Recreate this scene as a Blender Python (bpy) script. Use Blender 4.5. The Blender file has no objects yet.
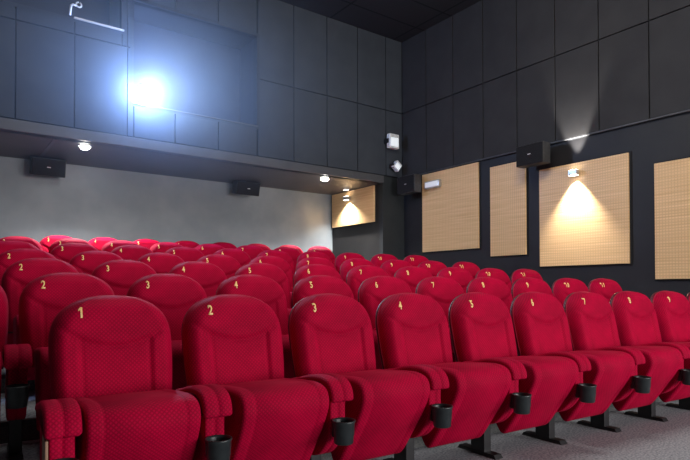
import bpy, bmesh, math, random
from mathutils import Vector, Matrix
random.seed(4)
S = bpy.context.scene
COL = S.collection

# ------------------------------------------------------------------ camera
F, YAW, PITCH, ROLL, EYE = 556.3253378, 0.5414, 0.0146, -0.0024, 1.00215
f0 = Vector((math.sin(YAW), math.cos(YAW), 0)); rt = Vector((math.cos(YAW), -math.sin(YAW), 0)); up0 = Vector((0, 0, 1))
fw = f0*math.cos(PITCH)+up0*math.sin(PITCH); up = up0*math.cos(PITCH)-f0*math.sin(PITCH)
r2 = rt*math.cos(ROLL)+up*math.sin(ROLL); u2 = up*math.cos(ROLL)-rt*math.sin(ROLL)
cd = bpy.data.cameras.new('camera'); cam = bpy.data.objects.new('camera', cd); COL.objects.link(cam)
M = Matrix.Identity(4)
for i in range(3):
    M[i][0] = r2[i]; M[i][1] = u2[i]; M[i][2] = -fw[i]
M[2][3] = EYE
cam.matrix_world = M
cd.sensor_width = 36; cd.sensor_fit = 'HORIZONTAL'; cd.lens = F*36/690
cd.shift_x = -0.118/690; cd.shift_y = 49.66/690; cd.clip_start = 0.05
S.camera = cam
S.view_settings.view_transform = 'Standard'; S.view_settings.look = 'None'
S.view_settings.exposure = 0.0; S.view_settings.gamma = 1.0; S.view_settings.use_curve_mapping = False

# room frame: origin at the far right corner, a along the back wall, b away from it, z up
BE = 0.08914645
O = Vector((6.47291296, 8.61387423, 0))
EX = Vector((math.cos(BE), math.sin(BE), 0)); EY = Vector((-math.sin(BE), math.cos(BE), 0))
def W(a, b, z): return O+EX*a+EY*b+Vector((0, 0, z))
RM = Matrix.Translation(O) @ Matrix.Rotation(BE, 4, 'Z')

# ------------------------------------------------------------------ materials
def mat(name, color=(.5, .5, .5), rough=.6, metal=0, spec=.5, emit=None, es=0, sheen=0, sheen_tint=(1, 1, 1), coat=0):
    m = bpy.data.materials.new(name); m.use_nodes = True
    b = m.node_tree.nodes['Principled BSDF']
    b.inputs['Base Color'].default_value = (*color, 1); b.inputs['Roughness'].default_value = rough
    b.inputs['Metallic'].default_value = metal; b.inputs['Specular IOR Level'].default_value = spec
    if emit: b.inputs['Emission Color'].default_value = (*emit, 1); b.inputs['Emission Strength'].default_value = es
    if sheen:
        b.inputs['Sheen Weight'].default_value = sheen; b.inputs['Sheen Roughness'].default_value = .35
        b.inputs['Sheen Tint'].default_value = (*sheen_tint, 1)
    if coat: b.inputs['Coat Weight'].default_value = coat
    return m
def nodes(m): return m.node_tree.nodes, m.node_tree.links, m.node_tree.nodes['Principled BSDF']
def N(ns, t, **kw):
    n = ns.new(t)
    for k, v in kw.items(): setattr(n, k, v)
    return n
def noise_color(m, c1, c2, scale, coord='Object', detail=4, stretch=(1, 1, 1), bump=0, bscale=None, lo=.35, hi=.65):
    ns, lk, b = nodes(m)
    tc = N(ns, 'ShaderNodeTexCoord'); mp = N(ns, 'ShaderNodeMapping'); mp.inputs['Scale'].default_value = stretch
    lk.new(tc.outputs[coord], mp.inputs['Vector'])
    nz = N(ns, 'ShaderNodeTexNoise'); nz.inputs['Scale'].default_value = scale; nz.inputs['Detail'].default_value = detail
    lk.new(mp.outputs[0], nz.inputs['Vector'])
    cr = N(ns, 'ShaderNodeValToRGB'); cr.color_ramp.elements[0].position = lo; cr.color_ramp.elements[1].position = hi
    cr.color_ramp.elements[0].color = (*c1, 1); cr.color_ramp.elements[1].color = (*c2, 1)
    lk.new(nz.outputs['Fac'], cr.inputs[0]); lk.new(cr.outputs[0], b.inputs['Base Color'])
    if bump:
        n2 = N(ns, 'ShaderNodeTexNoise'); n2.inputs['Scale'].default_value = bscale or scale*4; n2.inputs['Detail'].default_value = 3
        lk.new(tc.outputs[coord], n2.inputs['Vector'])
        bp = N(ns, 'ShaderNodeBump'); bp.inputs['Strength'].default_value = bump; bp.inputs['Distance'].default_value = .004
        lk.new(n2.outputs['Fac'], bp.inputs['Height']); lk.new(bp.outputs[0], b.inputs['Normal'])
    return tc, cr

def fabric(name, dark, light, waffle=True):
    m = mat(name, light, rough=.75, spec=.09, sheen=.04, sheen_tint=(1, .2, .3))
    ns, lk, b = nodes(m)
    tc = N(ns, 'ShaderNodeTexCoord')
    def wave(vec):
        v = N(ns, 'ShaderNodeVectorMath', operation='DOT_PRODUCT'); v.inputs[1].default_value = vec
        lk.new(tc.outputs['UV'], v.inputs[0])
        s = N(ns, 'ShaderNodeMath', operation='SINE'); lk.new(v.outputs['Value'], s.inputs[0]); return s
    k = math.pi/.0130
    s1 = wave((k*.71, k*.71, 0)); s2 = wave((k*.71, -k*.71, 0))
    a1 = N(ns, 'ShaderNodeMath', operation='ABSOLUTE'); lk.new(s1.outputs[0], a1.inputs[0])
    a2 = N(ns, 'ShaderNodeMath', operation='ABSOLUTE'); lk.new(s2.outputs[0], a2.inputs[0])
    mx = N(ns, 'ShaderNodeMath', operation='MINIMUM'); lk.new(a1.outputs[0], mx.inputs[0]); lk.new(a2.outputs[0], mx.inputs[1])
    nz = N(ns, 'ShaderNodeTexNoise'); nz.inputs['Scale'].default_value = 9; nz.inputs['Detail'].default_value = 5
    lk.new(tc.outputs['Object'], nz.inputs['Vector'])
    mr = N(ns, 'ShaderNodeMapRange'); mr.inputs['From Min'].default_value = 0; mr.inputs['From Max'].default_value = 1
    mr.inputs['To Min'].default_value = .18; mr.inputs['To Max'].default_value = .62; lk.new(mx.outputs[0], mr.inputs[0])
    ad = N(ns, 'ShaderNodeMath', operation='MULTIPLY_ADD'); lk.new(nz.outputs['Fac'], ad.inputs[0]); ad.inputs[1].default_value = .5
    lk.new(mr.outputs[0], ad.inputs[2])
    cr = N(ns, 'ShaderNodeValToRGB'); cr.color_ramp.elements[0].position = .3; cr.color_ramp.elements[1].position = 1
    cr.color_ramp.elements[0].color = (*dark, 1); cr.color_ramp.elements[1].color = (*light, 1)
    lk.new(ad.outputs[0], cr.inputs[0]); lk.new(cr.outputs[0], b.inputs['Base Color'])
    bp = N(ns, 'ShaderNodeBump'); bp.inputs['Strength'].default_value = .35; bp.inputs['Distance'].default_value = .002
    lk.new(mx.outputs[0], bp.inputs['Height']); lk.new(bp.outputs[0], b.inputs['Normal'])
    return m

RED = fabric('red_waffle_fabric', (.20, .0, .016), (.58, .0, .044))
SHELL = mat('seat_shell', (.10, .003, .012), .5)
PIPE = mat('seat_piping', (.42, .012, .045), .6, spec=.2, sheen=.1, sheen_tint=(1, .5, .5))
NUM = mat('gold_number', (.95, .62, .22), .4)
noise_color(NUM, (.95, .6, .2), (1, .72, .32), 60)
PLAST = mat('black_plastic', (.018, .024, .027), .35)
noise_color(PLAST, (.014, .02, .023), (.026, .033, .036), 30, bump=.1)
STEEL = mat('black_steel', (.012, .012, .014), .4)
noise_color(STEEL, (.009, .009, .011), (.018, .018, .02), 12)
LAM = mat('beige_laminate', (.35, .2, .13), .5)
noise_color(LAM, (.3, .17, .11), (.42, .25, .17), 6, stretch=(1, 1, .1))
def walls(name, c1, c2, rough=.55, spec=.4, scale=3, bump=.15, bs=120):
    m = mat(name, c1, rough, spec=spec); noise_color(m, c1, c2, scale, bump=bump, bscale=bs); return m
PANEL = walls('slate_fabric_panel', (.036, .043, .056), (.044, .052, .066), .8, .3)
PANELR = walls('charcoal_fabric_panel', (.026, .026, .029), (.032, .032, .035), .8, .3)
GAP = mat('panel_gap_black', (.016, .018, .022), .8, spec=.2)
BLACKW = walls('black_wall_paint', (.010, .010, .012), (.014, .014, .016), .55, .4)
SLATE = walls('dark_slate_paint', (.018, .022, .025), (.024, .028, .031), .55, .35)
GREYW = walls('grey_rear_paint', (.17, .20, .235), (.22, .25, .285), .38, .5, 2, .12, 40)
SOFF = walls('soffit_bounce_tint', (.04, .034, .037), (.05, .043, .045), .5, .4)  # faint red bounce light is mixed into the soffit colour
FASC = walls('fascia_paint', (.06, .062, .07), (.075, .077, .085), .5, .4)
SPK = mat('speaker_grille', (.012, .012, .014), .8, spec=.15); noise_color(SPK, (.009, .009, .011), (.02, .02, .022), 90, bump=.4, bscale=300)
SPKB = mat('speaker_case', (.03, .03, .032), .42); noise_color(SPKB, (.022, .022, .024), (.036, .036, .038), 25)
WHITE = mat('white_plastic', (.7, .72, .74), .4); noise_color(WHITE, (.6, .62, .64), (.8, .8, .82), 14)
SILV = mat('brushed_aluminium', (.55, .56, .58), .35, metal=.8); noise_color(SILV, (.45, .46, .48), (.62, .63, .65), 8, stretch=(1, 1, 20))
GLOW = mat('white_lamp_glow', (1, 1, 1), emit=(.85, .92, 1), es=3)
GLOWW = mat('downlight_glow', (1, 1, 1), emit=(1, .97, .9), es=60)
GLOWS = mat('sconce_glow', (1, 1, 1), emit=(1, .93, .8), es=12)
LENS = mat('projector_lens_glow', (1, 1, 1), emit=(.75, .85, 1), es=300)
GLASS = mat('booth_glass', (.02, .03, .05), .05); GLASS.node_tree.nodes['Principled BSDF'].inputs['Transmission Weight'].default_value = 0

CARPET = mat('grey_carpet', (.2, .2, .21), .95, spec=.1)
noise_color(CARPET, (.16, .168, .185), (.50, .52, .56), 75, detail=8, bump=.9, bscale=260, lo=.3, hi=.7)
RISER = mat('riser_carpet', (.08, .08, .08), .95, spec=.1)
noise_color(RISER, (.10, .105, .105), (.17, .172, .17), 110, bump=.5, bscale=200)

# ceiling tiles with dark joints in the room's own directions
CEIL = mat('black_ceiling_tile', (.02, .02, .022), .8, spec=.2)
def tile_ceiling():
    ns, lk, b = nodes(CEIL)
    tc = N(ns, 'ShaderNodeTexCoord'); sp = N(ns, 'ShaderNodeSeparateXYZ'); lk.new(tc.outputs['Object'], sp.inputs[0])
    def line(out, period, off, w):
        a = N(ns, 'ShaderNodeMath', operation='ADD'); lk.new(out, a.inputs[0]); a.inputs[1].default_value = off
        d = N(ns, 'ShaderNodeMath', operation='DIVIDE'); lk.new(a.outputs[0], d.inputs[0]); d.inputs[1].default_value = period
        fr = N(ns, 'ShaderNodeMath', operation='FRACT'); lk.new(d.outputs[0], fr.inputs[0])
        c = N(ns, 'ShaderNodeMath', operation='LESS_THAN'); lk.new(fr.outputs[0], c.inputs[0]); c.inputs[1].default_value = w/period
        return c
    l1 = line(sp.outputs[0], 1.47, .22+1.47*20, .035); l2 = line(sp.outputs[1], .68, .62+.68*40, .035)
    mx = N(ns, 'ShaderNodeMath', operation='MAXIMUM'); lk.new(l1.outputs[0], mx.inputs[0]); lk.new(l2.outputs[0], mx.inputs[1])
    mc = N(ns, 'ShaderNodeMix', data_type='RGBA'); lk.new(mx.outputs[0], mc.inputs['Factor'])
    mc.inputs['A'].default_value = (.020, .020, .023, 1); mc.inputs['B'].default_value = (.006, .006, .008, 1)
    lk.new(mc.outputs['Result'], b.inputs['Base Color'])
tile_ceiling()

# perforated wood: fine grain plus a regular grid of small slots
def wood(name, perf, dark=(.66, .42, .20), light=(.82, .56, .30)):
    m = mat(name, light, .42, spec=.4); ns, lk, b = nodes(m)
    tc, cr = noise_color(m, dark, light, 2.2, stretch=(1, .6, 26), detail=6, lo=.3, hi=.72)
    sp = N(ns, 'ShaderNodeSeparateXYZ'); lk.new(tc.outputs['Object'], sp.inputs[0])
    def fr(out, period, w):
        a = N(ns, 'ShaderNodeMath', operation='ADD'); lk.new(out, a.inputs[0]); a.inputs[1].default_value = 40*period+.001
        d = N(ns, 'ShaderNodeMath', operation='DIVIDE'); lk.new(a.outputs[0], d.inputs[0]); d.inputs[1].default_value = period
        f = N(ns, 'ShaderNodeMath', operation='FRACT'); lk.new(d.outputs[0], f.inputs[0])
        c = N(ns, 'ShaderNodeMath', operation='LESS_THAN'); lk.new(f.outputs[0], c.inputs[0]); c.inputs[1].default_value = w
        return c
    v = fr(sp.outputs[1], .036, .32)
    h = fr(sp.outputs[2], .036, .34)
    if perf == 'grid': op = N(ns, 'ShaderNodeMath', operation='MAXIMUM')
    elif perf == 'slots': op = N(ns, 'ShaderNodeMath', operation='MULTIPLY'); h.inputs[1].default_value = 1.1
    else: op = None
    if op:
        lk.new(v.outputs[0], op.inputs[0]); lk.new(h.outputs[0], op.inputs[1])
        fac = N(ns, 'ShaderNodeMath', operation='MULTIPLY'); lk.new(op.outputs[0], fac.inputs[0]); fac.inputs[1].default_value = .22
        mc = N(ns, 'ShaderNodeMix', data_type='RGBA'); lk.new(fac.outputs[0], mc.inputs['Factor'])
        lk.new(cr.outputs[0], mc.inputs['A']); mc.inputs['B'].default_value = (.22, .11, .05, 1)
        lk.new(mc.outputs['Result'], b.inputs['Base Color'])
    return m
WOODG = wood('perforated_wood_grid', 'grid'); WOODS = wood('perforated_wood_slots', 'slots'); WOODP = wood('plain_wood', None)

# ------------------------------------------------------------------ helpers
def obj(name, bm, m, parent=None, smooth=False, room=False, loc=None):
    me = bpy.data.meshes.new(name); bmesh.ops.recalc_face_normals(bm, faces=bm.faces); bm.to_mesh(me); bm.free()
    for x in (m if isinstance(m, list) else [m]): me.materials.append(x)
    if smooth:
        for p in me.polygons: p.use_smooth = True
    o = bpy.data.objects.new(name, me); COL.objects.link(o)
    if parent: o.parent = parent
    if room: o.matrix_world = RM
    if loc: o.location = loc
    return o
def empty(name, loc, rz=0):
    o = bpy.data.objects.new(name, None); o.empty_display_size = .1; COL.objects.link(o); o.location = loc; o.rotation_euler = (0, 0, rz); return o
def tag(o, label, cat, group=None):
    o['label'] = label; o['category'] = cat
    if group: o['group'] = group
    return o
def struct(name, bm, m, room=True):
    o = obj(name, bm, m, room=room); o['kind'] = 'structure'; return o
def box(bm, x0, x1, y0, y1, z0, z1, bev=0, mi=0, rot=None, piv=None):
    r = bmesh.ops.create_cube(bm, size=1)
    vs = r['verts']
    for v in vs: v.co = Vector((x0+(v.co.x+.5)*(x1-x0), y0+(v.co.y+.5)*(y1-y0), z0+(v.co.z+.5)*(z1-z0)))
    fs = set(f for v in vs for f in v.link_faces)
    if bev:
        es = list(set(e for v in vs for e in v.link_edges))
        rr = bmesh.ops.bevel(bm, geom=es, offset=bev, segments=2, affect='EDGES', profile=.5)
        fs = set(rr['faces']) | set(f for f in fs if f.is_valid); vs = list(set(v for f in fs for v in f.verts))
        # bevel keeps the flat faces too: gather the island
        seen = set(vs); st = list(vs)
        while st:
            v = st.pop()
            for e in v.link_edges:
                w = e.other_vert(v)
                if w not in seen: seen.add(w); st.append(w)
        vs = list(seen); fs = set(f for v in vs for f in v.link_faces)
    for f in fs: f.material_index = mi
    if rot is not None: bmesh.ops.rotate(bm, verts=vs, cent=piv, matrix=rot)
    return vs
def lathe(bm, prof, c=(0, 0, 0), n=28, mi=0, mx=None):
    rings = []
    for r, z in prof:
        ring = []
        for i in range(n):
            a = 2*math.pi*i/n; p = Vector((r*math.cos(a), r*math.sin(a), z))
            if mx is not None: p = mx @ p
            ring.append(bm.verts.new(p+Vector(c)))
        rings.append(ring)
    for a, b in zip(rings, rings[1:]):
        for i in range(n):
            f = bm.faces.new((a[i], a[(i+1) % n], b[(i+1) % n], b[i])); f.material_index = mi
    for ring in (rings[0], rings[-1]):
        try: bm.faces.new(ring).material_index = mi
        except ValueError: pass
def catmull(pts, n=5, closed=True):
    out = []; L = len(pts)
    for i in range(L if closed else L-1):
        if closed: p = [pts[(i+k-1) % L] for k in range(4)]
        else: p = [pts[max(0, min(L-1, i+k-1))] for k in range(4)]
        for j in range(n):
            t = j/n
            out.append(tuple(.5*(2*p[1][d]+(p[2][d]-p[0][d])*t+(2*p[0][d]-5*p[1][d]+4*p[2][d]-p[3][d])*t*t+(-p[0][d]+3*p[1][d]-3*p[2][d]+p[3][d])*t**3) for d in range(2)))
    if not closed: out.append(tuple(pts[-1]))
    return out
def inset(poly, d):
    L = len(poly); A = sum(poly[i][0]*poly[(i+1) % L][1]-poly[(i+1) % L][0]*poly[i][1] for i in range(L)); sg = 1 if A > 0 else -1
    out = []
    for i in range(L):
        a, b = poly[i-1], poly[(i+1) % L]; tx, ty = b[0]-a[0], b[1]-a[1]; l = math.hypot(tx, ty) or 1
        out.append((poly[i][0]-sg*ty/l*d, poly[i][1]+sg*tx/l*d))
    return out
def pillow(poly, xs):
    """loft a (y,z) outline along x; xs = [(x, inset distance)]"""
    bm = bmesh.new(); rings = []
    for x, d in xs: rings.append([bm.verts.new((x, y, z)) for y, z in inset(poly, d)])
    n = len(poly)
    for a, b in zip(rings, rings[1:]):
        for i in range(n): bm.faces.new((a[i], a[(i+1) % n], b[(i+1) % n], b[i]))
    bm.faces.new(rings[0]); bm.faces.new(rings[-1][::-1])
    cum = [0]
    for i in range(n): cum.append(cum[-1]+math.dist(poly[i], poly[(i+1) % n]))
    us = [0]
    for (xa, da), (xb, db) in zip(xs, xs[1:]): us.append(us[-1]+math.hypot(xb-xa, db-da))
    uv = bm.loops.layers.uv.new('UVMap'); idx = {}
    for r_, ring in enumerate(rings):
        for i, v in enumerate(ring): idx[v] = (r_, i)
    for f in bm.faces:
        seam = any(idx[v][1] == n-1 for v in f.verts)
        cap = len(f.verts) > 4
        for l in f.loops:
            r_, i = idx[l.vert]
            if cap: l[uv].uv = (l.vert.co.y, l.vert.co.z)
            else: l[uv].uv = (us[r_], cum[n] if (seam and i == 0) else cum[i])
    return bm
def xsec(hw, r, grooves=(), gd=.004, gw=.006, n=5):
    out = []
    for i in range(n+1):
        a = math.pi/2*i/n; out.append((-hw+r*(1-math.cos(a))*1.0, r*(1-math.sin(a))))
    inner = sorted(set([0.]+[g+k*gw for g in grooves for k in (-1, 0, 1)]+[-hw+2*r, hw-2*r]))
    for x in inner:
        if any(abs(x-g) < 1e-6 for g in grooves): out.append((x, gd))
        elif -hw+r < x < hw-r: out.append((x, 0.))
    for i in range(n+1):
        a = math.pi/2*(n-i)/n; out.append((hw-r*(1-math.cos(a)), r*(1-math.sin(a))))
    return out
def ss(x): x = max(0, min(1, x)); return x*x*(3-2*x)

# ------------------------------------------------------------------ one seat
ZC, ZT, HW = .74, .226, .262
def halfw(z):
    if z > ZC: return HW*max(0, 1-((z-ZC)/ZT)**2.75)**(1/2.3)
    return HW-.02*((ZC-z)/.3)**2
def lean(z): return (z-.9)*.22
def front(x, z):
    """depth (local y) of the upholstered front face of the backrest"""
    w = max(.002, halfw(z)); s = min(1, abs(x)/w)
    zt = (z-ZC)/ZT if z > ZC else 0
    edge = min(1-s if w > .03 else 0, 1-zt)
    # distance-like falloff from the outline
    q = min((1-s)*w, (1-zt)*ZT if z > ZC else 9)
    h = .078*math.sqrt(max(0, 1-(1-min(1, q/.06))**2))
    seam = .742+.055*(x/.19)**2
    h += .013*ss((z-seam)/.03)*ss(q/.07)
    bx = .140+.02*(z-.5)
    below = 1-ss((z-seam+.01)/.02)
    h += .011*ss((abs(x)-bx)/.02)*below*ss((w-abs(x))/.05)
    h -= .007*math.exp(-((z-seam+.002)/.005)**2)*ss((.21-abs(x))/.03)
    h -= .006*math.exp(-((abs(x)-bx)/.005)**2)*below
    return lean(z)+.066-h
def backrest_bm():
    bm = bmesh.new(); rows = []
    zs = [.44+(.74-.44)*i/40 for i in range(40)]+[ZC+ZT*math.sin(math.pi/2*i/32) for i in range(33)]
    nx = 64
    for z in zs:
        w = max(.004, halfw(z)); row = []
        for j in range(nx+1):
            t = -1+2*j/nx; s = math.sin(t*math.pi/2)*.35+t*.65
            x = s*w
            row.append(bm.verts.new((x, front(x, z), z)))
        rows.append(row)
    for a, b in zip(rows, rows[1:]):
        for j in range(nx): bm.faces.new((a[j], a[j+1], b[j+1], b[j]))
    # rim going back
    def rim(v): return bm.verts.new((v.co.x, v.co.y+.012, v.co.z))
    edge = [r[0] for r in rows]+rows[-1][1:]+[r[-1] for r in rows[::-1]][1:]+rows[0][::-1][1:-1]
    back = [rim(v) for v in edge]
    for i in range(len(edge)):
        k = (i+1) % len(edge)
        try: bm.faces.new((edge[i], edge[k], back[k], back[i]))
        except ValueError: pass
    bm.faces.new(back)
    uv = bm.loops.layers.uv.new('UVMap'); co = {}
    mid = [r[nx//2].co for r in rows]; V = [0]
    for a, b in zip(mid, mid[1:]): V.append(V[-1]+(b-a).length)
    for ri, r in enumerate(rows):
        acc = [0]
        for a, b in zip(r, r[1:]): acc.append(acc[-1]+(b.co-a.co).length)
        for j, v in enumerate(r): co[v] = (acc[j]-acc[nx//2], V[ri])
    for f in bm.faces:
        for l in f.loops: l[uv].uv = co.get(l.vert, (l.vert.co.x, l.vert.co.z))
    return bm
def shell_bm():
    bm = bmesh.new(); rows = []
    zs = [.42+(.74-.42)*i/12 for i in range(12)]+[ZC+(ZT+.003)*math.sin(math.pi/2*i/16) for i in range(17)]
    for z in zs:
        w = max(.003, halfw(min(z, ZC+ZT*.9999)))+.002; row = []
        for j in range(25):
            t = -1+2*j/24; s = math.sin(t*math.pi/2)
            q = min((1-abs(s))*w, (ZC+ZT-z) if z > ZC else 9)
            row.append(bm.verts.new((s*w, lean(z)+.079+.045*math.sqrt(max(0, 1-(1-min(1, max(0, q)/.06))**2)), z)))
        rows.append(row)
    for a, b in zip(rows, rows[1:]):
        for j in range(24): bm.faces.new((a[j], a[j+1], b[j+1], b[j]))
    edge = [r[0] for r in rows]+rows[-1][1:]+[r[-1] for r in rows[::-1]][1:]+rows[0][::-1][1:-1]
    bm.faces.new(edge)
    return bm
def tube(bm, pts, r, n=8):
    rings = []
    for i, p in enumerate(pts):
        a = Vector(pts[max(0, i-1)]); b = Vector(pts[min(len(pts)-1, i+1)]); t = (b-a).normalized()
        ref = Vector((0, 1, 0)) if abs(t.y) < .9 else Vector((1, 0, 0)); u = t.cross(ref).normalized(); v = t.cross(u)
        rings.append([bm.verts.new(Vector(p)+u*r*math.cos(2*math.pi*k/n)+v*r*math.sin(2*math.pi*k/n)) for k in range(n)])
    for a, b in zip(rings, rings[1:]):
        for k in range(n): bm.faces.new((a[k], a[(k+1) % n], b[(k+1) % n], b[k]))
    bm.faces.new(rings[0]); bm.faces.new(rings[-1][::-1])
def piping_bm():
    bm = bmesh.new(); left = []
    zs = [.45+(.74-.45)*i/10 for i in range(10)]+[ZC+ZT*math.sin(math.pi/2*i/20) for i in range(20)]
    for z in zs: left.append((-halfw(z), lean(z)+.070, z))
    pts = left+[(0, lean(ZC+ZT)+.070, ZC+ZT)]+[(-x, y, z) for x, y, z in left[::-1]]
    tube(bm, pts, .0036, 6)
    return bm
CUSH = catmull([(-.10, .535), (-.22, .552), (-.36, .566), (-.47, .570), (-.535, .552), (-.562, .508), (-.555, .455), (-.51, .370), (-.455, .290), (-.40, .210), (-.35, .143), (-.312, .118), (-.275, .148), (-.22, .25), (-.15, .40), (-.10, .49)], 4)
PAD = catmull([(-.140, .505), (-.140, .538), (-.22, .556), (-.33, .582), (-.44, .590), (-.515, .575), (-.553, .535), (-.560, .490), (-.535, .484), (-.505, .500), (-.48, .535), (-.40, .548), (-.22, .515)], 4)
PANL = catmull([(-.138, .51), (-.25, .53), (-.42, .545), (-.505, .52), (-.512, .44), (-.508, .36), (-.47, .28), (-.40, .215), (-.31, .19), (-.19, .20), (-.145, .26), (-.138, .40)], 4)
def cup_bm(x):
    bm = bmesh.new(); c = (x-.006, -.568, 0)
    lathe(bm, [(.001, .300), (.040, .300), (.044, .304), (.046, .335), (.048, .338), (.051, .395), (.054, .398), (.054, .405), (.050, .405), (.047, .395), (.043, .312), (.001, .310)], c)
    return bm
def cup_bracket_bm(x):
    bm = bmesh.new(); box(bm, x-.028, x+.028, -.527, -.500, .318, .385, .004)
    return bm
def leg_bm(x):
    bm = bmesh.new(); box(bm, x-.03, x+.03, -.31, -.20, .018, .30, .004); return bm
def foot_bm(x):
    bm = bmesh.new()
    r = bmesh.ops.create_cube(bm, size=1)
    for v in r['verts']:
        s = 1 if v.co.y > 0 else -1; t = v.co.z > 0
        v.co = Vector((x+v.co.x*(.06 if t else .066), -.245+s*(.155 if not t else .14), .022 if t else 0))
    return bm
def arm_parts(root, x):
    obj('armrest_pad', shift(pillow(PAD, xsec(.060, .016, (0.,), .006, .005)), x), RED, root, True)
    obj('armrest_panel', shift(pillow(PANL, xsec(.042, .010, (0.,), .005, .004)), x), RED, root, True)
    ch = obj('cup_holder', cup_bm(x), PLAST, root, True)
    obj('bracket', cup_bracket_bm(x), PLAST, ch)
    lg = obj('leg', leg_bm(x), STEEL, root)
    obj('foot', foot_bm(x), STEEL, lg)
def shift(bm, x):
    for v in bm.verts: v.co.x += x
    return bm
seat = empty('cinema_chair', (0, 0, 0))
obj('backrest', backrest_bm(), RED, seat, True)
obj('back_shell', shell_bm(), SHELL, seat, True)
obj('piping', piping_bm(), PIPE, seat, True)
obj('seat_cushion', shift(pillow(CUSH, xsec(.208, .020, (-.15, .15), .003, .005)), .012), RED, seat, True)
arm_parts(seat, .29)
# printed numbers follow the curved head part
NUMS = {}
ONE = [(-.0045, 0), (.006, 0), (.006, .046), (-.0045, .046), (-.017, .036), (-.017, .029), (-.0045, .0345)]
def number_mesh(n):
    if n in NUMS: return NUMS[n]
    t = str(n); bm = bmesh.new(); adv = .044
    for i, ch in enumerate(t):
        ox = (i-(len(t)-1)/2)*adv
        if ch == '1':
            o1 = [bm.verts.new((x+ox+.004, y, 0)) for x, y in ONE]
            bm.faces.new((o1[0], o1[1], o1[2], o1[3], o1[6])); bm.faces.new((o1[6], o1[3], o1[4], o1[5])); continue
        cu = bpy.data.curves.new('num', 'FONT'); cu.body = ch; cu.size = .064; cu.align_x = 'CENTER'; cu.resolution_u = 4; cu.offset = .0016
        to = bpy.data.objects.new('tmp', cu); COL.objects.link(to); bpy.context.view_layer.update()
        me = bpy.data.meshes.new_from_object(to.evaluated_get(bpy.context.evaluated_depsgraph_get()))
        bpy.data.objects.remove(to)
        for v in me.vertices: v.co.x += ox
        bm.from_mesh(me)
    bmesh.ops.triangulate(bm, faces=bm.faces)
    bmesh.ops.subdivide_edges(bm, edges=[e for e in bm.edges if e.calc_length() > .012], cuts=2)
    fs = list(bm.faces)
    ex = bmesh.ops.extrude_face_region(bm, geom=fs)
    topv = [g for g in ex['geom'] if isinstance(g, bmesh.types.BMVert)]; tops = set(topv)
    for v in bm.verts:
        x = v.co.x*.72-.146; z = v.co.y+.896-.023
        v.co = Vector((x, front(x, z)-(.0022 if v in tops else -.001), z))
    m2 = bpy.data.meshes.new('seat_number'); bmesh.ops.recalc_face_normals(bm, faces=bm.faces); bm.to_mesh(m2); bm.free(); m2.materials.append(NUM); NUMS[n] = m2; return m2

ROWS = [(1, 2.712, .263, .0), (2, 3.665, .160, .130), (3, 4.644, .062, .262), (4, 5.625, -.015, .390), (5, 6.572, -.697, .527), (6, 7.556, -.65, .655), (7, 8.506, -.727, .765)]
ORD = ['front row', 'second row from the front', 'third row from the front', 'fourth row from the front', 'fifth row from the front', 'sixth row from the front', 'rearmost row under the ledge']
SPAN = {1: (1, 10), 2: (1, 11), 3: (2, 11), 4: (2, 11), 5: (2, 11), 6: (2, 9), 7: (3, 10)}
def copy_tree(o, parent=None):
    c = o.copy(); COL.objects.link(c); c.parent = parent
    for ch in o.children: copy_tree(ch, c)
    return c
first = True; SEATS = {}
for r, Y, X, z in ROWS:
    base = 2 if r in (2, 3, 4) else 1
    x1 = X if r == 1 else X if r >= 5 else X-.58     # number 1's own position
    for n in range(SPAN[r][0], SPAN[r][1]+1):
        o = copy_tree(seat)
        o.location = (x1+.58*(n-1)+.146, Y+.012, z); o.rotation_euler = (0, 0, .035)
        nm = bpy.data.objects.new('seat_number', number_mesh(n)); COL.objects.link(nm); nm.parent = o
        tag(o, f'red tip-up cinema seat with gold number {n}, in the {ORD[r-1]}', 'cinema seat', 'red cinema seats in rows')
        SEATS[(r, n)] = o
def kill(o):
    for c in list(o.children): kill(c)
    bpy.data.objects.remove(o)
kill(seat)
# the front row ends on the left with one more armrest and a laminate end panel
e1 = SEATS[(1, 1)]
e1['label'] = 'red front row cinema seat with gold number 1 and laminate end panel'
arm_parts(e1, -.268)
bm = bmesh.new(); 
box(bm, -.322, -.312, -.515, -.40, .0, .47, .003); obj('end_panel', bm, LAM, e1)

# ------------------------------------------------------------------ stepped floor
YR = [None, 2.77, 3.62, 4.62, 5.60, 6.56, 7.53]
XL, XR = -3.2, 8.6
zk = [r[3] for r in ROWS]
bm = bmesh.new(); box(bm, XL, XR, -4, 11.5, -.12, 0)
fl = struct('floor', bm, CARPET, room=False)
for k in range(1, 7):
    bm = bmesh.new()
    box(bm, -2.6, 7.3 if k < 2 else 6.9-.05*k, YR[k], YR[k+1] if k < 6 else 10.0, 0, zk[k])
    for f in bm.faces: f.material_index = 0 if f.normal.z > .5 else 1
    box(bm, -2.6, 6.6-.06*k, YR[k]-.012, YR[k]+.03, zk[k]-.022, zk[k]+.003, mi=2)
    o = struct('floor', bm, [CARPET, RISER, STEEL], room=False)
bm = bmesh.new(); box(bm, -2.6, 6.4, YR[2]-.012, YR[2]-.001, .131, .145)
s = struct('trim_1', bm, WHITE, room=False)

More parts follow.
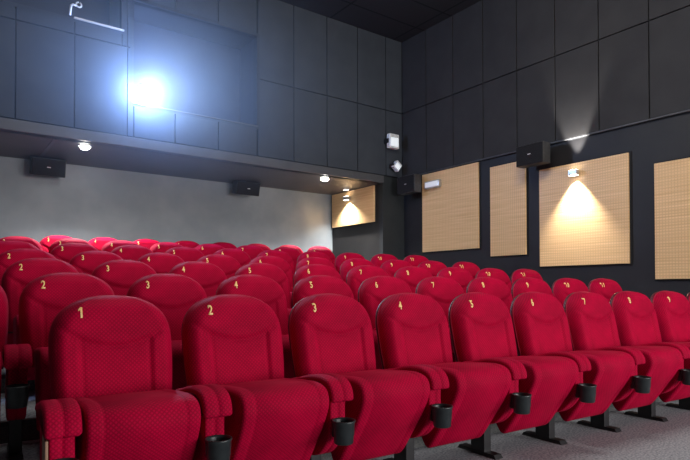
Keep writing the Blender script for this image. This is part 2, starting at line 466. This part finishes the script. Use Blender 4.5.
# ------------------------------------------------------------------ room shell
PT = .05      # panel projection
def panel_wall(name, mesh_m, spans, zspl, axis):
    """upholstered panels standing proud of a dark backing; axis 'a' = back wall, 'b' = right wall"""
    bm = bmesh.new()
    for (p0, p1) in spans:
        for (z0, z1) in zspl:
            g = .008
            if axis == 'a': box(bm, p0+g, p1-g, 0, .04, z0+g, z1-g, .003)
            else: box(bm, 0, .04, p0+g, p1-g, z0+g, z1-g, .003)
    return struct(name, bm, mesh_m)
ZL, ZJ, ZCEIL, ZS = 3.116, 4.363, 5.761, 2.968
edges = [-.408-.6727*k for k in range(0, 14)]
spansR = []; prev = 0
for e in [-.408]+edges[1:]: spansR.append((e, prev)); prev = e
# back wall: leave the projection window and the second opening clear
NW = (-5.03, -3.114, 3.60, 5.05)     # projection window
N2 = (-7.1, -5.19, 4.575, 5.35)      # opening left of it
bm = bmesh.new(); g = .008
for (p0, p1) in spansR:
    for (z0, z1) in ((ZL, ZJ), (ZJ, ZCEIL)):
        segs = [(p0, p1, z0, z1)]
        for Nn in (NW, N2):
            new = []
            for (q0, q1, w0, w1) in segs:
                if q1 <= Nn[0] or q0 >= Nn[1] or w1 <= Nn[2] or w0 >= Nn[3]: new.append((q0, q1, w0, w1)); continue
                if q0 < Nn[0]: new.append((q0, Nn[0], w0, w1))
                if q1 > Nn[1]: new.append((Nn[1], q1, w0, w1))
                c0, c1 = max(q0, Nn[0]), min(q1, Nn[1])
                if w0 < Nn[2]: new.append((c0, c1, w0, Nn[2]))
                if w1 > Nn[3]: new.append((c0, c1, Nn[3], w1))
            segs = new
        for (q0, q1, w0, w1) in segs:
            if q1-q0 > .03 and w1-w0 > .03: box(bm, q0+g, q1-g, 0, .04, w0+g, w1-g, .003)
struct('wall_back', bm, PANEL)
# backing behind the panels, with the two openings (four slabs round each)
bm = bmesh.new()
def back_slab(a0, a1, z0, z1): box(bm, a0, a1, .03, .12, z0, z1)
back_slab(-10, NW[0], ZS, 3.60); back_slab(NW[0], NW[1], ZS, NW[2]); back_slab(NW[1], 0.1, ZS, ZCEIL)
back_slab(NW[0], NW[1], NW[3], ZCEIL); back_slab(-10, NW[0], 3.60, N2[2]); back_slab(N2[1], NW[0], N2[2], ZCEIL)
back_slab(-10, N2[0], N2[2], ZCEIL); back_slab(N2[0], N2[1], N2[3], ZCEIL)
struct('wall_back', bm, GAP)
# niches
def niche(name, Nn, depth, m_in, m_back):
    bm = bmesh.new(); a0, a1, z0, z1 = Nn; t = .05
    box(bm, a0-t, a0, .0, depth, z0-t, z1+t); box(bm, a1, a1+t, .0, depth, z0-t, z1+t)
    box(bm, a0, a1, .0, depth, z0-t, z0); box(bm, a0, a1, .0, depth, z1, z1+t)
    box(bm, a0-t, a1+t, depth, depth+t, z0-t, z1+t, mi=1)
    return struct(name, bm, [m_in, m_back])
niche('window_1', NW, .62, walls('niche_paint', (.012, .014, .022), (.016, .018, .027), .5), walls('niche_rear', (.02, .025, .045), (.028, .034, .055), .25, .6))
niche('window_2', N2, .7, walls('opening_paint', (.03, .033, .045), (.04, .043, .055), .5), walls('opening_rear', (.012, .015, .03), (.018, .02, .035), .5))
bm = bmesh.new(); box(bm, -5.80, -5.165, -.035, .02, 4.565, 4.583, .003)
struct('trim_2', bm, SILV)
bm = bmesh.new(); box(bm, NW[0]+.0, NW[1]+.02, -.01, .03, NW[2]-.012, NW[2]+.006, .002)
struct('trim_3', bm, FASC)
# fascia below the upholstered panels, soffit and the recess behind it
RB = 1.66; RA = -.49
bm = bmesh.new(); box(bm, -10, RA, -.03, .12, ZS, ZL-.012, .004); struct('trim_4', bm, FASC)
bm = bmesh.new(); box(bm, -10, RA, .12, RB+.1, ZS, ZS+.08); struct('ceiling', bm, SOFF)
bm = bmesh.new()
box(bm, -6.02, -5.98, .12, RB, ZS-.012, ZS+.0, .002)
struct('trim_5', bm, FASC)
bm = bmesh.new(); box(bm, -10, RA, RB, RB+.1, 0, ZS); struct('wall_back', bm, GREYW)
bm = bmesh.new(); box(bm, RA, RA+.1, .1, RB+.1, 0, ZS+.05, mi=1); box(bm, RA, .1, -.0, .1, 0, ZL-.02)
struct('wall_right', bm, [SLATE, BLACKW])
# right wall
panel_wall('wall_right', PANELR, [(-.656-.6625*k if k >= 0 else 0, -.656-.6625*(k-1) if k > 0 else 0) for k in range(0, 11)], ((ZL, ZJ), (ZJ, ZCEIL)), 'b')
bm = bmesh.new(); box(bm, .03, .15, -9, .1, ZL-.02, ZCEIL); struct('wall_right', bm, GAP)
bm = bmesh.new(); box(bm, .0, .03, -9, .0, ZL-.012, ZL+.006, .002); struct('trim_6', bm, FASC)
bm = bmesh.new(); box(bm, .046, .2, -9, .1, 0, ZL-.02); struct('wall_right', bm, BLACKW)
# thin vertical pier next to the corner
bm = bmesh.new(); box(bm, -10.2, .2, -11, 1.8, ZCEIL, ZCEIL+.1); struct('ceiling', bm, CEIL)
bm = bmesh.new(); box(bm, -10.2, -10, -9, 1.8, 0, ZCEIL); struct('wall_left', bm, BLACKW)

# wooden wall panels on battens, each one a thing
def wood_panel(b0, b1, z0, z1, m, label, a=.045, t=.045):
    e = empty('acoustic_panel', W(a, (b0+b1)/2, z0), BE); tag(e, label, 'wall panel', 'pale wood wall panels')
    h = (b1-b0)/2; bm = bmesh.new(); box(bm, -t, -.012, -h, h, 0, z1-z0, .003); obj('board', bm, m, e)
    bm = bmesh.new(); box(bm, -.012, 0, -h-.022, h+.022, -.022, z1-z0+.022, .002); obj('backing_frame', bm, GAP, e)
    return e
wood_panel(-1.865, -.545, 1.655, 3.085, WOODS, 'large pale wood panel with a small emergency light, nearest the room corner')
wood_panel(-2.785, -2.115, 1.505, 2.95, WOODS, 'narrow upright pale wood panel below the big black speaker')
wood_panel(-4.355, -3.03, 1.31, 2.75, WOODG, 'large perforated wood panel lit by the bright wall lamp on the right wall')
wood_panel(-6.1, -4.68, 1.10, 2.545, WOODG, 'perforated wood panel cut off by the right edge of the photo')
wood_panel(.215, 1.615, 2.262, 2.955, WOODP, 'small lit wood panel on the side of the recess under the ledge', a=RA)

# ------------------------------------------------------------------ lights
def spot(name, loc, target, energy, size, blend=.5, color=(1, 1, 1), radius=.05):
    l = bpy.data.lights.new(name, 'SPOT'); l.energy = energy; l.spot_size = math.radians(size); l.spot_blend = blend; l.color = color; l.shadow_soft_size = radius
    o = bpy.data.objects.new(name, l); COL.objects.link(o); o.location = loc
    o.rotation_euler = (Vector(target)-Vector(loc)).to_track_quat('-Z', 'Y').to_euler(); return o
def area(name, loc, target, energy, sx, sy, color=(1, 1, 1)):
    l = bpy.data.lights.new(name, 'AREA'); l.shape = 'RECTANGLE'; l.size = sx; l.size_y = sy; l.energy = energy; l.color = color
    o = bpy.data.objects.new(name, l); COL.objects.link(o); o.location = loc
    o.rotation_euler = (Vector(target)-Vector(loc)).to_track_quat('-Z', 'Y').to_euler(); return o
def point(name, loc, energy, color=(1, 1, 1), r=.05):
    l = bpy.data.lights.new(name, 'POINT'); l.energy = energy; l.color = color; l.shadow_soft_size = r
    o = bpy.data.objects.new(name, l); COL.objects.link(o); o.location = loc; return o

def sconce(a, b, z, label, e=9, ang=88):
    s = empty('wall_lamp', W(a, b, z), BE); tag(s, label, 'wall lamp')
    bm = bmesh.new(); box(bm, -.055, -.0, -.035, .035, -.045, .045, .004); box(bm, -.12, -.05, -.065, .065, -.035, .035, .006)
    obj('lamp_housing', bm, SILV, s)
    bm = bmesh.new(); box(bm, -.112, -.058, -.055, .055, -.039, -.033, .001); box(bm, -.112, -.058, -.055, .055, .033, .039, .001)
    obj('diffuser', bm, GLOWS, s)
    p = W(a-.088, b, z)
    spot('wall_lamp_beam', p+Vector((0, 0, -.05)), p+EX*.035+Vector((0, 0, -1)), e, ang, .8, (1, .93, .82), .02)
    spot('wall_lamp_beam', p+Vector((0, 0, .05)), p+EX*.02+Vector((0, 0, 1)), e*.9, 50, .6, (1, .93, .82), .02)
sconce(.015, -3.63, 2.60, 'small silver up and down wall lamp on the perforated panel of the right wall', 380)
sconce(RA-.045, .99, 2.80, 'small up and down wall lamp on the little panel in the recess under the ledge', 260, 125)

def downlight(a, b, label, e=480):
    d = empty('ceiling_downlight', W(a, b, ZS), BE); tag(d, label, 'ceiling light', 'downlights under the ledge')
    bm = bmesh.new(); lathe(bm, [(.095, 0), (.095, -.008), (.072, -.010), (.070, -.002)]); obj('trim_ring', bm, SILV, d, True)
    bm = bmesh.new(); lathe(bm, [(.001, -.05), (.04, -.042), (.066, -.02), (.068, -.001)]); obj('bulb', bm, GLOWW, d, True)
    spot('downlight_beam', W(a, b, ZS-.07), W(a, b, 0), e, 118, .8, (1, .96, .9), .04)
downlight(-5.60, .30, 'bright round downlight on the left, above the second column of seats')
downlight(-1.62, .27, 'bright round downlight left of the small lit wood panel')

# projector behind its window
pr = empty('cinema_projector', W(-4.895, .22, NW[2]+.002), BE); tag(pr, 'cinema projector with a blinding white lens, in the window of the back wall', 'projector')
bm = bmesh.new(); box(bm, -.115, .22, -.10, .22, 0, .27, .02); obj('body', bm, SPKB, pr)
mxr = Matrix.Rotation(math.pi/2, 3, 'X')
bm = bmesh.new(); lathe(bm, [(.08, -.02), (.09, .06), (.09, .135), (.07, .135)], (0, -.08, .145), mx=mxr); obj('lens_barrel', bm, PLAST, pr, True)
bm = bmesh.new(); lathe(bm, [(.001, .205), (.07, .195), (.112, .165), (.112, .145), (.07, .137)], (0, -.08, .145), mx=mxr); obj('lens', bm, LENS, pr, True)
lp = W(-4.895, .22-.08-.25, NW[2]+.148)
spot('projector_beam', lp, W(-2.5, -9, 1.5), 300, 80, .6, (.6, .76, 1), .06)
point('projector_spill', lp+EY*-.03, 230, (.26, .46, 1), .08)

# haze dome added for the projector's glow, density fading outward from the lens
HAZE = bpy.data.materials.new('projector_glow_haze'); HAZE.use_nodes = True
ns, lk = HAZE.node_tree.nodes, HAZE.node_tree.links
ns.remove(ns['Principled BSDF']); vs = N(ns, 'ShaderNodeVolumeScatter'); vs.inputs['Color'].default_value = (.66, .8, 1, 1); vs.inputs['Anisotropy'].default_value = 0.2
tc = N(ns, 'ShaderNodeTexCoord'); ln = N(ns, 'ShaderNodeVectorMath', operation='LENGTH'); lk.new(tc.outputs['Object'], ln.inputs[0])
mr = N(ns, 'ShaderNodeMapRange', interpolation_type='SMOOTHSTEP'); mr.inputs['From Min'].default_value = 0; mr.inputs['From Max'].default_value = 1
mr.inputs['To Min'].default_value = .11; mr.inputs['To Max'].default_value = 0
lk.new(ln.outputs['Value'], mr.inputs[0]); lk.new(mr.outputs[0], vs.inputs['Density']); lk.new(vs.outputs[0], ns['Material Output'].inputs['Volume'])
bm = bmesh.new(); bmesh.ops.create_icosphere(bm, subdivisions=4, radius=1)
bmesh.ops.bisect_plane(bm, geom=list(bm.verts)+list(bm.edges)+list(bm.faces), plane_co=(0, 0, 0), plane_no=(0, 1, 0), clear_outer=True)
bmesh.ops.holes_fill(bm, edges=[e for e in bm.edges if e.is_boundary])
hz = obj('glow_haze', bm, HAZE); hz.matrix_world = Matrix.Translation(W(-4.895, -.015, 3.745)) @ Matrix.Rotation(BE, 4, 'Z') @ Matrix.Diagonal((4.35, 3.2, 1.98, 1))
hz['kind'] = 'stuff'; hz['label'] = 'bluish haze dome added for the glow in front of the projection window'; hz['category'] = 'haze'

# speakers
def speaker(loc, w, d, h, rz, tilt, label, wall=1):
    s = empty('wall_speaker', loc, rz); s.rotation_euler = (tilt, 0, rz); tag(s, label, 'speaker', 'black surround speakers')
    bm = bmesh.new(); box(bm, -w/2, w/2, 0, d, -h/2, h/2, .006); obj('cabinet', bm, SPKB, s)
    bm = bmesh.new(); box(bm, -w/2+.008, w/2-.008, -.012, .001, -h/2+.008, h/2-.008, .004); g_ = obj('grille', bm, SPK, s)
    bm = bmesh.new(); box(bm, -.025, .025, -.015, -.010, -.004, .008, .001); obj('badge', bm, WHITE, s)
    bm = bmesh.new(); box(bm, -.05, .05, d-.01, d+wall, -.04, .04, .004); obj('bracket', bm, STEEL, s)
    return s
# right wall, facing into the room (-a)
speaker(W(-.30, -3.08, 2.935), .46, .17, .30, BE-math.pi/2, 0, 'large black speaker high on the right wall between two wood panels', .18)
speaker(W(-.30, -.43, 2.90), .46, .17, .32, BE-math.pi/2, 0, 'black speaker in the far corner beside the tallest wood panel', .18)
speaker(W(-5.90, 1.30, 2.81), .46, .20, .26, BE, math.radians(14), 'black speaker under the ledge near the left edge of the photo', .15)
speaker(W(-2.62, 1.30, 2.83), .46, .20, .24, BE, math.radians(14), 'small black speaker under the ledge, in the middle of the back wall', .15)

# emergency light on the first wood panel
e = empty('emergency_light', W(-.001, -.86, 2.862), BE); tag(e, 'small silver emergency light box on the wood panel nearest the corner', 'emergency light')
bm = bmesh.new(); box(bm, -.075, 0, -.18, .18, -.065, .065, .008); obj('housing', bm, SILV, e)
bm = bmesh.new(); box(bm, -.080, -.073, -.16, .16, -.045, .045, .002); obj('diffuser', bm, mat('emergency_diffuser', (.7, .72, .74), .3, emit=(.9, .95, 1), es=.25), e)

# white floodlight and the tilted one below it
def flood(a, z, w, h, rot, label, grp):
    o = empty('floodlight', W(a, 0, z), BE); tag(o, label, 'floodlight', grp)
    R = Matrix.Rotation(rot, 3, 'Y')
    bm = bmesh.new(); box(bm, -w/2, w/2, -.15, -.06, -h/2, h/2, .012, rot=R, piv=(0, 0, 0)); obj('housing', bm, WHITE, o)
    bm = bmesh.new(); box(bm, -w*.38, w*.38, -.158, -.148, -h*.36, h*.22, .002, rot=R, piv=(0, 0, 0))
    obj('lamp_glass', bm, mat('flood_glass', (.75, .8, .85), .2, emit=(.85, .93, 1), es=.5), o)
    bm = bmesh.new(); box(bm, -w/2-.02, -w/2-.008, -.13, 0.0, -.04, .04, .002); box(bm, w/2+.008, w/2+.02, -.13, 0, -.04, .04, .002); box(bm, -w/2-.02, w/2+.02, -.01, 0, -.04, .04, .002)
    obj('mounting_bracket', bm, STEEL, o)
flood(-.325, 3.755, .235, .27, 0, 'square white floodlight high on the back wall beside the corner', None)
flood(-.235, 3.30, .15, .16, math.radians(38), 'small tilted diamond shaped floodlight just below the square one', None)

# white bent bracket on the second opening's sill
c = empty('clamp_bracket', W(-5.85, -.01, 4.60), BE); tag(c, 'white bent pipe clamp standing on the sill of the upper left opening', 'bracket')
bm = bmesh.new(); tube(bm, [(0, -.02, -.01), (.005, -.03, .07), (.012, -.04, .115), (.03, -.05, .125), (.07, -.05, .12)], .014); obj('pipe', bm, WHITE, c, True)
bm = bmesh.new(); tube(bm, [(.10+.032*math.cos(t), -.05, .14+.032*math.sin(t)) for t in [k*math.pi/8 for k in range(-12, 4)]], .011); obj('hook', bm, WHITE, c, True)

# out of frame: light from the screen side, plus two added ceiling fills
area('screen_light', (5.6, -4.6, 1.7), (3.0, 4, .9), 560, 6, 2.4, (1, .97, .96))
area('ceiling_fill', (3.0, 2.6, 5.45), (6.9, 4.8, 1.8), 160, 2, 1.2, (1, .95, .88))  # added fill from above, brightens the right wall and its wood panels
area('ceiling_fill', (1.0, 4.2, 5.6), (1.0, 4.4, 0), 70, 2.5, 2.5, (1, .96, .92))  # added overhead fill that lifts the floor between the rows
w = bpy.data.worlds.new('world'); S.world = w; w.use_nodes = True
w.node_tree.nodes['Background'].inputs[0].default_value = (.58, .56, .56, 1); w.node_tree.nodes['Background'].inputs[1].default_value = .04
